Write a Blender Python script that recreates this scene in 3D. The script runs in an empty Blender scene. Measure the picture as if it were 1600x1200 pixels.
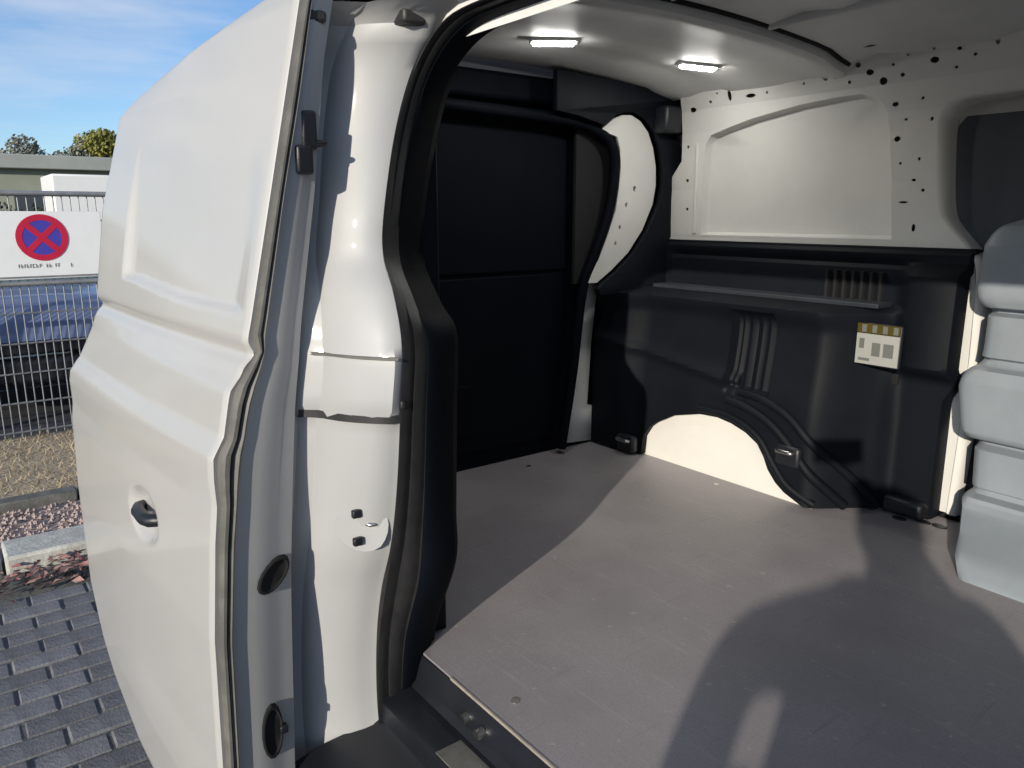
import bpy, bmesh, math, random
from mathutils import Vector, Matrix
from mathutils.geometry import tessellate_polygon
random.seed(7)
S = bpy.context.scene
C = S.collection
PI = math.pi

# ------------------------------------------------------------------ camera
# van axes: +X to the van's front, +Y to its left side, Z up; the photographer stands at its right side
CAM = Vector((0.0, 0.0, 1.5))
PITCH, YAW = math.radians(12.45), math.radians(142.97)
fwd = Vector((math.cos(YAW) * math.cos(PITCH), math.sin(YAW) * math.cos(PITCH), -math.sin(PITCH)))
cd = bpy.data.cameras.new('camera')
cam = bpy.data.objects.new('camera', cd)
C.objects.link(cam)
cam.location = CAM
cam.rotation_euler = fwd.to_track_quat('-Z', 'Y').to_euler()
cd.sensor_width = 36.0
cd.lens = 27.0
cd.clip_start = 0.02
cd.clip_end = 3000.0
S.camera = cam

# ------------------------------------------------------------------ sky, sun, exposure
SUN_EL = math.radians(16.0)
sd = Vector((-0.49 * math.cos(SUN_EL), 0.872 * math.cos(SUN_EL), -math.sin(SUN_EL))).normalized()
W = bpy.data.worlds.new('World')
S.world = W
W.use_nodes = True
nt = W.node_tree
nt.nodes.clear()
out = nt.nodes.new('ShaderNodeOutputWorld')
bg = nt.nodes.new('ShaderNodeBackground')
sky = nt.nodes.new('ShaderNodeTexSky')
sky.sky_type = 'NISHITA'
sky.sun_disc = False
sky.sun_elevation = SUN_EL
sky.sun_rotation = math.atan2(-sd.x, -sd.y)
sky.air_density = 0.85
sky.dust_density = 0.3
sky.ozone_density = 4.0
bg.inputs['Strength'].default_value = 0.082
tc = nt.nodes.new('ShaderNodeTexCoord')
mp = nt.nodes.new('ShaderNodeMapping')
mp.inputs['Scale'].default_value = (1.0, 1.0, 6.5)
nz = nt.nodes.new('ShaderNodeTexNoise')
nz.inputs['Scale'].default_value = 1.7
nz.inputs['Detail'].default_value = 6.0
nz.inputs['Roughness'].default_value = 0.55
rp = nt.nodes.new('ShaderNodeValToRGB')
rp.color_ramp.elements[0].position = 0.44
rp.color_ramp.elements[0].color = (0.04, 0.04, 0.04, 1)
rp.color_ramp.elements[1].position = 0.66
rp.color_ramp.elements[1].color = (0.75, 0.75, 0.75, 1)
mx = nt.nodes.new('ShaderNodeMixRGB')
mx.inputs['Color2'].default_value = (4.6, 4.9, 5.5, 1)
nt.links.new(tc.outputs['Generated'], mp.inputs['Vector'])
nt.links.new(mp.outputs['Vector'], nz.inputs['Vector'])
nt.links.new(nz.outputs['Fac'], rp.inputs['Fac'])
nt.links.new(rp.outputs['Color'], mx.inputs['Fac'])
nt.links.new(sky.outputs['Color'], mx.inputs['Color1'])
nt.links.new(mx.outputs['Color'], bg.inputs['Color'])
nt.links.new(bg.outputs['Background'], out.inputs['Surface'])
sl = bpy.data.lights.new('sun', 'SUN')
sl.energy = 2.25
sl.angle = math.radians(0.6)
sl.color = (1.0, 0.91, 0.77)
so = bpy.data.objects.new('sun', sl)
C.objects.link(so)
so.location = (6, -10, 8)
so.rotation_euler = sd.to_track_quat('-Z', 'Y').to_euler()
S.view_settings.view_transform = 'Standard'
S.view_settings.look = 'None'
S.view_settings.gamma = 1.0
S.view_settings.use_curve_mapping = False
S.view_settings.exposure = 0.95
S.render.engine = 'CYCLES'
S.cycles.max_bounces = 6
S.cycles.diffuse_bounces = 5
S.cycles.glossy_bounces = 3

# ------------------------------------------------------------------ helpers
def interp(t, tab):
    if t <= tab[0][0]: return tab[0][1]
    for a, b in zip(tab, tab[1:]):
        if t <= b[0]:
            k = (t - a[0]) / (b[0] - a[0])
            return a[1] + (b[1] - a[1]) * k
    return tab[-1][1]

def smooth(a, b, x):
    if a > b: return 1.0 - smooth(b, a, x)
    t = max(0.0, min(1.0, (x - a) / (b - a)))
    return t * t * (3 - 2 * t)

MATS = {}
def mat(name, col, rough=0.5, metal=0.0, coat=0.0, spec=0.5, noise=0.0, nscale=8.0, bump=0.0, bscale=60.0,
        col2=None, thresh=(0.4, 0.65), emit=None, estr=0.0, stretch=(1, 1, 1), rvar=0.0):
    m = bpy.data.materials.new(name)
    m.use_nodes = True
    t = m.node_tree
    b = t.nodes['Principled BSDF']
    b.inputs['Base Color'].default_value = (*col, 1)
    b.inputs['Roughness'].default_value = rough
    b.inputs['Metallic'].default_value = metal
    b.inputs['Specular IOR Level'].default_value = spec
    b.inputs['Coat Weight'].default_value = coat
    b.inputs['Coat Roughness'].default_value = 0.08
    if emit:
        b.inputs['Emission Color'].default_value = (*emit, 1)
        b.inputs['Emission Strength'].default_value = estr
    co = t.nodes.new('ShaderNodeTexCoord')
    ma = t.nodes.new('ShaderNodeMapping')
    ma.inputs['Scale'].default_value = stretch
    t.links.new(co.outputs['Object'], ma.inputs['Vector'])
    if noise > 0 or col2:
        n = t.nodes.new('ShaderNodeTexNoise')
        n.inputs['Scale'].default_value = nscale
        n.inputs['Detail'].default_value = 6
        n.inputs['Roughness'].default_value = 0.6
        t.links.new(ma.outputs['Vector'], n.inputs['Vector'])
        r = t.nodes.new('ShaderNodeValToRGB')
        r.color_ramp.elements[0].position = thresh[0]
        r.color_ramp.elements[1].position = thresh[1]
        c2 = col2 if col2 else tuple(c * (1 - noise) for c in col)
        r.color_ramp.elements[0].color = (*c2, 1)
        r.color_ramp.elements[1].color = (*col, 1)
        t.links.new(n.outputs['Fac'], r.inputs['Fac'])
        t.links.new(r.outputs['Color'], b.inputs['Base Color'])
        if rvar > 0:
            mr = t.nodes.new('ShaderNodeMapRange')
            mr.inputs['From Min'].default_value = 0.3
            mr.inputs['From Max'].default_value = 0.7
            mr.inputs['To Min'].default_value = rough - rvar
            mr.inputs['To Max'].default_value = rough + rvar
            t.links.new(n.outputs['Fac'], mr.inputs['Value'])
            t.links.new(mr.outputs['Result'], b.inputs['Roughness'])
    if bump > 0:
        n2 = t.nodes.new('ShaderNodeTexNoise')
        n2.inputs['Scale'].default_value = bscale
        n2.inputs['Detail'].default_value = 4
        t.links.new(ma.outputs['Vector'], n2.inputs['Vector'])
        bp = t.nodes.new('ShaderNodeBump')
        bp.inputs['Strength'].default_value = bump
        bp.inputs['Distance'].default_value = 0.01
        t.links.new(n2.outputs['Fac'], bp.inputs['Height'])
        t.links.new(bp.outputs['Normal'], b.inputs['Normal'])
    MATS[name] = m
    return m

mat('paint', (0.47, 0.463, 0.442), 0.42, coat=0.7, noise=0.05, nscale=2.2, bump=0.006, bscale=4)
mat('shaded_paint', (0.43, 0.437, 0.44), 0.50, coat=0.12, noise=0.06, nscale=4.0, bump=0.01, bscale=6)  # body paint copied cooler and duller, the pillar's shade put into its colour
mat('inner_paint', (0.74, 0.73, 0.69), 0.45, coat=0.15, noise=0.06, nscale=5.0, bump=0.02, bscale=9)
mat('ceiling_paint', (0.78, 0.78, 0.76), 0.55, noise=0.10, nscale=4.0, bump=0.03, bscale=6)
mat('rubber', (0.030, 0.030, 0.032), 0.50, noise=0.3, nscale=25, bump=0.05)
mat('grey_rubber', (0.16, 0.155, 0.14), 0.55, noise=0.35, nscale=14, bump=0.05)
mat('black_plastic', (0.014, 0.016, 0.022), 0.42, noise=0.3, nscale=9, bump=0.06, bscale=220)
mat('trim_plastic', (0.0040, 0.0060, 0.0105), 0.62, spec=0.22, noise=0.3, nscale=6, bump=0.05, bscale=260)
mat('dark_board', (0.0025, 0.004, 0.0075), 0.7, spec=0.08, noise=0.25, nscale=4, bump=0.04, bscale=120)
mat('grey_plastic', (0.275, 0.31, 0.345), 0.42, noise=0.10, nscale=6, bump=0.03, bscale=200)
mat('floor_board', (0.315, 0.295, 0.308), 0.45, noise=0.16, nscale=3.5, bump=0.10, bscale=420, rvar=0.07)
fm = MATS['floor_board']; ft = fm.node_tree; fb = ft.nodes['Principled BSDF']
src = fb.inputs['Base Color'].links[0].from_socket
fco = ft.nodes.new('ShaderNodeTexCoord')
def _layer(src, scale, stretch, rot, lo, hi, col, amt):
    m_ = ft.nodes.new('ShaderNodeMapping'); m_.inputs['Scale'].default_value = stretch; m_.inputs['Rotation'].default_value = (0, 0, rot)
    n_ = ft.nodes.new('ShaderNodeTexNoise'); n_.inputs['Scale'].default_value = scale; n_.inputs['Detail'].default_value = 5
    r_ = ft.nodes.new('ShaderNodeMapRange'); r_.inputs['From Min'].default_value = lo; r_.inputs['From Max'].default_value = hi; r_.inputs['To Max'].default_value = amt
    x_ = ft.nodes.new('ShaderNodeMixRGB'); x_.inputs['Color2'].default_value = (*col, 1)
    ft.links.new(fco.outputs['Object'], m_.inputs['Vector']); ft.links.new(m_.outputs['Vector'], n_.inputs['Vector'])
    ft.links.new(n_.outputs['Fac'], r_.inputs['Value']); ft.links.new(r_.outputs['Result'], x_.inputs['Fac'])
    ft.links.new(src, x_.inputs['Color1'])
    return x_.outputs['Color']
src = _layer(src, 6.0, (1, 22, 1), .5, .60, .75, (.42, .40, .40), .45)
src = _layer(src, 5.0, (18, 1, 1), .2, .62, .78, (.16, .15, .16), .5)
src = _layer(src, 260.0, (1, 1, 1), 0, .45, .75, (.17, .16, .17), .55)
src = _layer(src, 38.0, (1, 1, 1), 0, .66, .74, (.48, .45, .42), .5)
ft.links.new(src, fb.inputs['Base Color'])
mat('floor_edge', (0.40, 0.36, 0.30), 0.7, noise=0.3, nscale=40)
mat('lip', (0.020, 0.026, 0.035), 0.6, noise=0.3)
mat('dark_cavity', (0.008, 0.008, 0.009), 0.9)
mat('tint', (0.075, 0.085, 0.10), 0.35, noise=0.25, nscale=3)
mat('steel', (0.62, 0.62, 0.60), 0.28, metal=1.0, noise=0.2, nscale=40)
mat('lamp', (0.9, 0.9, 0.9), 0.4, emit=(1.0, 0.98, 0.93), estr=75.0)
mat('sticker', (0.36, 0.37, 0.35), 0.5, noise=0.05)
mat('yellow', (0.07, 0.05, 0.004), 0.5)
mat('ink', (0.13, 0.14, 0.13), 0.6)
mat('sign_white', (0.82, 0.83, 0.83), 0.35, noise=0.03)
mat('sign_red', (0.55, 0.02, 0.06), 0.35, noise=0.1)
mat('sign_blue', (0.07, 0.06, 0.40), 0.35, noise=0.1)
mat('galv', (0.42, 0.43, 0.43), 0.45, metal=0.6, noise=0.25, nscale=12)
mat('wire', (0.24, 0.255, 0.27), 0.45, metal=0.4, noise=0.2, nscale=12)
mat('tyre', (0.015, 0.015, 0.016), 0.75, noise=0.3, nscale=20, bump=0.2)
mat('alloy', (0.45, 0.46, 0.47), 0.3, metal=0.9)
mat('blue_paint', (0.13, 0.17, 0.30), 0.25, coat=0.8, noise=0.06)
mat('car_glass', (0.10, 0.14, 0.15), 0.08, coat=0.5)
mat('joint', (0.15, 0.15, 0.155), 0.95, noise=0.4, nscale=60, bump=0.4)
mat('asphalt', (0.075, 0.078, 0.085), 0.9, noise=0.35, nscale=30, bump=0.35, bscale=180)
mat('gravel', (0.46, 0.36, 0.32), 0.95, col2=(0.30, 0.23, 0.21), nscale=55, thresh=(0.35, 0.6), bump=0.8, bscale=70)
mat('straw', (0.50, 0.41, 0.29), 0.95, col2=(0.36, 0.29, 0.20), nscale=22, thresh=(0.35, 0.65), bump=0.8, bscale=60)
mat('straw_blade', (0.52, 0.43, 0.29), 0.9, noise=0.4, nscale=6)
mat('kerbstone', (0.58, 0.58, 0.53), 0.9, noise=0.3, nscale=14, bump=0.3, bscale=80)
mat('edging', (0.17, 0.17, 0.155), 0.9, noise=0.4, nscale=14, bump=0.3, bscale=80)
mat('leaf_red', (0.22, 0.07, 0.075), 0.8, col2=(0.40, 0.26, 0.22), nscale=9)
mat('leaf_dark', (0.045, 0.035, 0.035), 0.8, noise=0.3)
mat('field', (0.085, 0.095, 0.05), 0.95, noise=0.4, nscale=0.4)
mat('hall_wall', (0.30, 0.32, 0.26), 0.8, noise=0.12, nscale=0.8)
mat('hall_roof', (0.36, 0.38, 0.36), 0.6, noise=0.15, nscale=0.6)
mat('hall_window', (0.05, 0.06, 0.07), 0.2)
mat('far_white', (0.80, 0.80, 0.79), 0.5, noise=0.04)
mat('bark', (0.09, 0.065, 0.045), 0.9, noise=0.4, nscale=6, bump=0.4)
mat('foliage_yellow', (0.30, 0.28, 0.06), 0.8, col2=(0.16, 0.17, 0.04), nscale=1.2)
mat('foliage_grey', (0.26, 0.27, 0.22), 0.8, col2=(0.17, 0.18, 0.15), nscale=1.0)
mat('foliage_dark', (0.05, 0.065, 0.03), 0.8, col2=(0.025, 0.035, 0.015), nscale=1.6)
mat('skin', (0.52, 0.32, 0.24), 0.5, noise=0.08)
mat('hair', (0.05, 0.03, 0.02), 0.6, noise=0.4, nscale=60)
mat('jacket', (0.06, 0.07, 0.10), 0.8, noise=0.3, nscale=20, bump=0.2)
mat('trousers', (0.05, 0.055, 0.07), 0.85, noise=0.3, nscale=20, bump=0.2)
mat('phone', (0.01, 0.01, 0.012), 0.2, coat=0.6)
for i in range(4):
    g = 0.155 + 0.02 * i
    mat('paver%d' % i, (g, g * 1.02, g * 1.10), 0.88, noise=0.28, nscale=18, bump=0.3, bscale=120)

def link(name, me, m, parent=None, sm=True, ang=40):
    o = bpy.data.objects.new(name, me)
    C.objects.link(o)
    if m: me.materials.append(MATS[m])
    if sm:
        me.shade_smooth()
        me.set_sharp_from_angle(angle=math.radians(ang))
    if parent is not None: o.parent = parent
    return o

def mesh(name, vs, fs, m, parent=None, sm=True, ang=40):
    me = bpy.data.meshes.new(name)
    me.from_pydata([tuple(v) for v in vs], [], fs)
    bm = bmesh.new(); bm.from_mesh(me)
    bmesh.ops.recalc_face_normals(bm, faces=bm.faces)
    bm.to_mesh(me); bm.free()
    return link(name, me, m, parent, sm, ang)

def tag(o, label=None, cat=None, group=None, kind=None):
    if label: o['label'] = label
    if cat: o['category'] = cat
    if group: o['group'] = group
    if kind: o['kind'] = kind
    return o

def empty(name, loc=(0, 0, 0)):
    o = bpy.data.objects.new(name, None)
    o.empty_display_size = 0.1
    C.objects.link(o); o.location = loc
    return o

def solid(o, t, off=0.0):
    md = o.modifiers.new('thickness', 'SOLIDIFY'); md.thickness = t; md.offset = off
    return o

def bevel(o, w, n=2):
    md = o.modifiers.new('bevel', 'BEVEL'); md.width = w; md.segments = n; md.limit_method = 'ANGLE'
    md.angle_limit = math.radians(35)
    return o

def grid(name, rows, m, parent=None, sm=True, ang=40, close_u=False):
    n = len(rows[0]); vs = [p for r in rows for p in r]; fs = []
    for i in range(len(rows) - 1):
        for j in range(n - 1 if not close_u else n):
            k = (j + 1) % n
            fs.append((i * n + j, i * n + k, (i + 1) * n + k, (i + 1) * n + j))
    return mesh(name, vs, fs, m, parent, sm, ang)

def spline(pts, n=6, closed=False):
    P = [Vector(p) for p in pts]; r = []
    N = len(P)
    rng = range(N if closed else N - 1)
    for i in rng:
        if closed: p0, p1, p2, p3 = P[(i - 1) % N], P[i], P[(i + 1) % N], P[(i + 2) % N]
        else: p0, p1, p2, p3 = P[max(i - 1, 0)], P[i], P[i + 1], P[min(i + 2, N - 1)]
        for k in range(n):
            t = k / n
            r.append(0.5 * ((2 * p1) + (p2 - p0) * t + (2 * p0 - 5 * p1 + 4 * p2 - p3) * t * t + (3 * p1 - p0 - 3 * p2 + p3) * t ** 3))
    if not closed: r.append(P[-1].copy())
    return r

def tube_data(path, r, seg=8, closed=False, rr=None, flat=1.0, up=None):
    P = [Vector(p) for p in path]; N = len(P); vs = []; fs = []
    nrm = None
    for i, p in enumerate(P):
        a = P[(i - 1) % N] if closed else P[max(i - 1, 0)]
        b = P[(i + 1) % N] if closed else P[min(i + 1, N - 1)]
        t = (b - a).normalized()
        if nrm is None:
            u = Vector(up) if up else (Vector((0, 0, 1)) if abs(t.z) < 0.9 else Vector((1, 0, 0)))
            nrm = (u - t * u.dot(t)).normalized()
        else:
            nrm = (nrm - t * nrm.dot(t)).normalized()
        bn = t.cross(nrm)
        q = rr[i] if rr else r
        for k in range(seg):
            an = 2 * PI * k / seg
            vs.append(p + nrm * (math.cos(an) * q) + bn * (math.sin(an) * q * flat))
    for i in range(N if closed else N - 1):
        j = (i + 1) % N
        for k in range(seg):
            l = (k + 1) % seg
            fs.append((i * seg + k, i * seg + l, j * seg + l, j * seg + k))
    if not closed:
        fs.append(tuple(range(seg))[::-1]); fs.append(tuple(range((N - 1) * seg, N * seg)))
    return vs, fs

def tube(name, path, r, m, parent=None, **k):
    vs, fs = tube_data(path, r, **k)
    return mesh(name, vs, fs, m, parent, True, 60)

def multi(name, datas, m, parent=None, sm=True, ang=40):
    V = []; F = []
    for vs, fs in datas:
        o = len(V); V += [tuple(v) for v in vs]; F += [tuple(i + o for i in f) for f in fs]
    return mesh(name, V, F, m, parent, sm, ang)

def box_data(x0, x1, y0, y1, z0, z1):
    v = [(x0, y0, z0), (x1, y0, z0), (x1, y1, z0), (x0, y1, z0), (x0, y0, z1), (x1, y0, z1), (x1, y1, z1), (x0, y1, z1)]
    f = [(0, 3, 2, 1), (4, 5, 6, 7), (0, 1, 5, 4), (1, 2, 6, 5), (2, 3, 7, 6), (3, 0, 4, 7)]
    return v, f

def box(name, x0, x1, y0, y1, z0, z1, m, parent=None, bv=0.004, n=2):
    vs, fs = box_data(x0, x1, y0, y1, z0, z1)
    o = mesh(name, vs, fs, m, parent)
    if bv: bevel(o, bv, n)
    return o

def oval(cx, cz, rx, rz, n=12, ph=0.0):
    return [(cx + rx * math.cos(ph + 2 * PI * k / n), cz + rz * math.sin(ph + 2 * PI * k / n)) for k in range(n)]

def plate(name, outer, holes, place, m, parent=None, th=0.002, off=0.0, sm=True, cuts=()):
    """flat sheet with real holes; place(u, v) gives the 3-D point"""
    loops = [[Vector((u, v, 0)) for u, v in outer]] + [[Vector((u, v, 0)) for u, v in h] for h in holes]
    flat = [p for l in loops for p in l]
    tri = tessellate_polygon(loops)
    bm = bmesh.new()
    vv = [bm.verts.new(p) for p in flat]
    for t in tri:
        try: bm.faces.new([vv[i] for i in t])
        except ValueError: pass
    for c in cuts:
        bmesh.ops.bisect_plane(bm, geom=bm.verts[:] + bm.edges[:] + bm.faces[:], plane_co=(0, c, 0), plane_no=(0, 1, 0))
    bm.verts.index_update()
    o = mesh(name, [place(v.co.x, v.co.y) for v in bm.verts], [[v.index for v in f.verts] for f in bm.faces], m, parent, sm, 30)
    bm.free()
    if th: solid(o, th, off)
    return o

def prism(name, poly, place, d, m, parent=None, bv=0.0):
    """polygon extruded along vector d"""
    d = Vector(d); a = [Vector(place(u, v)) for u, v in poly]; b = [p + d for p in a]; n = len(a)
    fs = [tuple(range(n)), tuple(range(n, 2 * n))[::-1]] + [(i, (i + 1) % n, n + (i + 1) % n, n + i) for i in range(n)]
    o = mesh(name, a + b, fs, m, parent, True, 35)
    if bv: bevel(o, bv)
    return o

# ================================================================== GROUND
def sheet(name, x0, x1, y0, y1, z, m):
    o = mesh(name, [(x0, y0, z), (x1, y0, z), (x1, y1, z), (x0, y1, z)], [(0, 1, 2, 3)], m, None, False)
    return tag(o, kind='structure')
sheet('ground', -900, 600, -700, 700, -0.03, 'field')
sheet('car_park', -32, -6.12, -22, 24, -0.008, 'asphalt')
pave = sheet('paving', -3.42, 9.0, -9.0, 9.0, 0.0065, 'joint')
# paving blocks in running bond
BW, BL = 0.10, 0.20
pm = []
for i in range(4):
    vs, fs = box_data(-BW / 2 + .004, BW / 2 - .004, -BL / 2 + .004, BL / 2 - .004, -0.03, 0.012)
    me = bpy.data.meshes.new('paving_block')
    me.from_pydata(vs, [], fs)
    bm = bmesh.new(); bm.from_mesh(me)
    bmesh.ops.bevel(bm, geom=[e for e in bm.edges if all(v.co.z > 0 for v in e.verts)], offset=0.006, segments=1, affect='EDGES')
    bmesh.ops.recalc_face_normals(bm, faces=bm.faces)
    bm.to_mesh(me); bm.free()
    me.materials.append(MATS['paver%d' % i]); pm.append(me)
rest = []
ii = 0
for ix in range(18):
    x = -3.36 + ix * BW
    for iy in range(13):
        y = -1.35 + iy * BL + (BL / 2 if ix % 2 else 0)
        o = bpy.data.objects.new('paving_block', random.choice(pm))
        C.objects.link(o); o.parent = pave
        o.location = (x, y, random.uniform(-0.003, 0.003))
        o.rotation_euler = (random.uniform(-.012, .012), random.uniform(-.01, .01), random.uniform(-.012, .012))
for ix in range(110):
    x = -3.36 + ix * BW
    for iy in range(60):
        y = -6.75 + iy * BL + (BL / 2 if ix % 2 else 0)
        if ix < 18 and -1.4 < y < 1.25 + (BL / 2 if ix % 2 else 0) - .1 + .1 and (y + 1.35) > -0.01 and (y + 1.35 - (BL / 2 if ix % 2 else 0)) / BL < 12.5: continue
        h = random.uniform(.008, .014)
        rest.append(box_data(x - BW / 2 + .004, x + BW / 2 - .004, y - BL / 2 + .004, y + BL / 2 - .004, -0.03, h))
o = multi('paving_field', rest, 'paver1', pave, False); tag(o, kind='stuff')

sheet('gravel_strip', -4.56, -3.70, -9, 9, -0.012, 'gravel')
sheet('dry_verge', -6.12, -4.62, -9, 9, -0.002, 'straw')
# dark edging stones against the gravel, pale kerb stones by the paving
kb = empty('kerb', (-3.8, 0, 0)); tag(kb, kind='structure')
for k in range(8):
    y = -3.0 + k * 0.62
    o = box('kerb_stone', -3.93 + 3.8, -3.70 + 3.8, y, y + 0.608, -0.05, 0.075 + random.uniform(-.004, .004), 'kerbstone', kb, 0.014)
eg = empty('edging', (-4.6, 0, 0)); tag(eg, kind='structure')
for k in range(10):
    y = -3.0 + k * 0.5
    box('edging_stone', -0.05, 0.05, y, y + 0.49, -0.05, 0.05 + random.uniform(-.006, .006), 'edging', eg, 0.008)
# straw blades
V = []; F = []
for k in range(9000):
    x = random.uniform(-6.1, -4.66); y = random.uniform(-2.0, 2.6)
    h = random.uniform(.01, .045) * (2.0 if random.random() < .06 else 1); a = random.uniform(0, 2 * PI); w = .004
    dx, dy = math.cos(a) * w, math.sin(a) * w
    lx, ly = random.uniform(-.05, .05), random.uniform(-.05, .05)
    n = len(V)
    V += [(x - dx, y - dy, -.002), (x + dx, y + dy, -.002), (x + lx, y + ly, h)]
    F.append((n, n + 1, n + 2))
tag(mesh('dry_grass', V, F, 'straw_blade', None, False), 'straw coloured dry grass in front of the mesh fence', 'grass', kind='stuff')
# gravel stones and fallen leaves in the gutter
D = []
for k in range(1600):
    x = random.uniform(-4.53, -3.95); y = random.uniform(-1.0, 1.6); r = random.uniform(.008, .02)
    D.append(([(x + r, y, 0), (x, y + r, 0), (x - r * .8, y, .0), (x, y - r * .9, 0), (x, y, r * .8)], [(0, 1, 4), (1, 2, 4), (2, 3, 4), (3, 0, 4)]))
tag(multi('gravel', D, 'gravel', None, False), 'pinkish gravel between the kerb and the verge', 'gravel', kind='stuff')
def leaves(name, m, n, box_, lab, rs):
    V = []; F = []
    for k in range(n):
        x = random.gauss(box_[0], box_[1]); y = random.gauss(box_[2], box_[3]); z = random.uniform(.012, .05)
        r = random.uniform(*rs); a = random.uniform(0, PI)
        ca, sa = math.cos(a) * r, math.sin(a) * r
        i = len(V)
        V += [(x - ca, y - sa, z), (x - sa * .45, y + ca * .45, z + random.uniform(0, .02)), (x + ca, y + sa, z + .008), (x + sa * .45, y - ca * .45, z + random.uniform(0, .015))]
        F.append((i, i + 1, i + 2, i + 3))
    tag(mesh(name, V, F, m, None, False), lab, 'leaves', kind='stuff')
leaves('red_leaves', 'leaf_red', 130, (-3.56, .07, .28, .13), 'reddish fallen leaves heaped in the gutter below the kerb', (.015, .035))
leaves('dark_leaves', 'leaf_dark', 130, (-3.50, .06, .15, .45), 'dark fallen leaves lying along the gutter edge', (.012, .03))
sheet('gutter', -3.71, -3.41, -9, 9, -0.002, 'edging')

# ================================================================== FENCE, SIGN, THINGS BEHIND
fx = -6.0
fen = empty('mesh_fence', (fx, 0, 0)); tag(fen, 'galvanised double wire mesh fence carrying the no stopping sign', 'fence')
for k in range(4):
    y = -4.05 + k * 1.72 + .02
    p = box('post', -.03, .03, y - .03, y + .03, -.3, 1.70, 'galv', fen, .006)
    box('cap', -.035, .035, y - .035, y + .035, 1.70, 1.715, 'black_plastic', p, .004)
for k in range(3):
    ya = -4.03 + k * 1.72 + .06; yb = ya + 1.60
    D = []
    n = int((yb - ya) / .05)
    for i in range(n + 1):
        y = ya + (yb - ya) * i / n
        D.append(tube_data([(0, y, 0.03), (0, y, 1.64)], .0042, 5))
    for z in (0.06, .26, .46, .66, .86, 1.06, 1.26, 1.46, 1.62):
        for s in (-.007, .007):
            D.append(tube_data([(s, ya, z), (s, yb, z)], .0045, 5))
    multi('mesh_panel', D, 'wire', fen)
    for z in (1.055, 1.635):
        tube('rail', [(.02, ya, z), (.02, yb, z)], .016, 'galv', fen)

sg = empty('no_stopping_sign', (fx + .04, .64, 1.30))
tag(sg, 'white rectangular board with round red and blue no stopping symbol on the mesh fence', 'sign')
pl = box('board', -.004, .004, -.37, .345, -.215, .22, 'sign_white', sg, .003)
def disc(name, y, z, r0, r1, x, m, parent, n=40, th=.0015):
    V = []; F = []
    for k in range(n):
        a = 2 * PI * k / n
        for r in ((r0, r1) if r0 > 0 else (r1,)):
            for xx in (x, x + th):
                V.append((xx, y + r * math.cos(a), z + r * math.sin(a)))
    s = 4 if r0 > 0 else 2
    for k in range(n):
        a, b = k * s, ((k + 1) % n) * s
        if r0 > 0:
            F += [(a + 1, a + 3, b + 3, b + 1), (a, b, b + 2, a + 2), (a + 2, b + 2, b + 3, a + 3), (a, a + 1, b + 1, b)]
        else:
            F.append((a, b, b + 1, a + 1))
    if r0 == 0: F.append(tuple(range(1, 2 * n, 2)))
    return mesh(name, V, F, m, parent, False)
cy, cz = -.012, .052
disc('blue_field', cy, cz, 0, .118, .005, 'sign_blue', sg)
disc('red_ring', cy, cz, .112, .150, .007, 'sign_red', sg)
for s in (1, -1):
    a = s * PI / 4
    ca, sa = math.cos(a), math.sin(a)
    pts = []
    for u, v in ((-.116, -.018), (.116, -.018), (.116, .018), (-.116, .018)):
        pts.append((cy + u * ca - v * sa, cz + u * sa + v * ca))
    prism('red_bar', pts, lambda u, v, s=s: (.0068 + (.0004 if s > 0 else 0), u, v), (.0012, 0, 0), 'sign_red', sg)
# grey lettering line under the symbol (unreadable strokes in the photograph)
D = []
y = -.165
rs_ = random.Random(3)
while y < .15:
    w_ = rs_.uniform(.010, .020)
    if rs_.random() < .85:
        D.append(box_data(.0045, .0058, y, y + .004, -.142, -.118))
        for q in rs_.sample((-.142, -.132, -.122), 2): D.append(box_data(.0045, .0060, y + .003, y + w_ - .004, q, q + .004))
    y += w_ + .002
o = multi('lettering', D, 'ink', sg, False); tag(o, kind='stuff')
box('bottom_strip', .0045, .0065, -.36, .335, -.208, -.196, 'galv', sg, 0)

# blue parked car, nose to the fence
def car_wheel(parent, x, y, r, w):
    prof = [(r * .62, -w / 2), (r * .93, -w / 2), (r, -w / 2 + .03), (r, w / 2 - .03), (r * .93, w / 2), (r * .62, w / 2)]
    n = 28
    rows = [[(x + q * math.cos(2 * PI * k / n), y + t, r + q * math.sin(2 * PI * k / n)) for k in range(n)] for q, t in prof]
    ty = grid('wheel', rows, 'tyre', parent, close_u=True)
    prof = [(.001, -w / 2 + .03), (r * .3, -w / 2 + .02), (r * .63, -w / 2 + .035), (r * .63, w / 2 - .035), (r * .3, w / 2 - .02), (.001, w / 2 - .03)]
    rows = [[(x + q * math.cos(2 * PI * k / n), y + t, r + q * math.sin(2 * PI * k / n)) for k in range(n)] for q, t in prof]
    grid('rim', rows, 'alloy', ty, close_u=True)
    return ty
car = empty('parked_car', (-6.55, .55, 0)); tag(car, 'blue parked hatchback facing the mesh fence behind the no stopping sign', 'car')
prof = [(0.0, .30, .52), (-.03, .44, .70), (-.14, .50, .80), (-.5, .64, .87), (-1.0, .80, .90), (-1.25, .88, .93), (-1.9, .92, .94), (-3.0, .92, .95), (-3.9, .88, .98), (-4.02, .75, .92), (-4.06, .45, .6)]
rows = []
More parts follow.
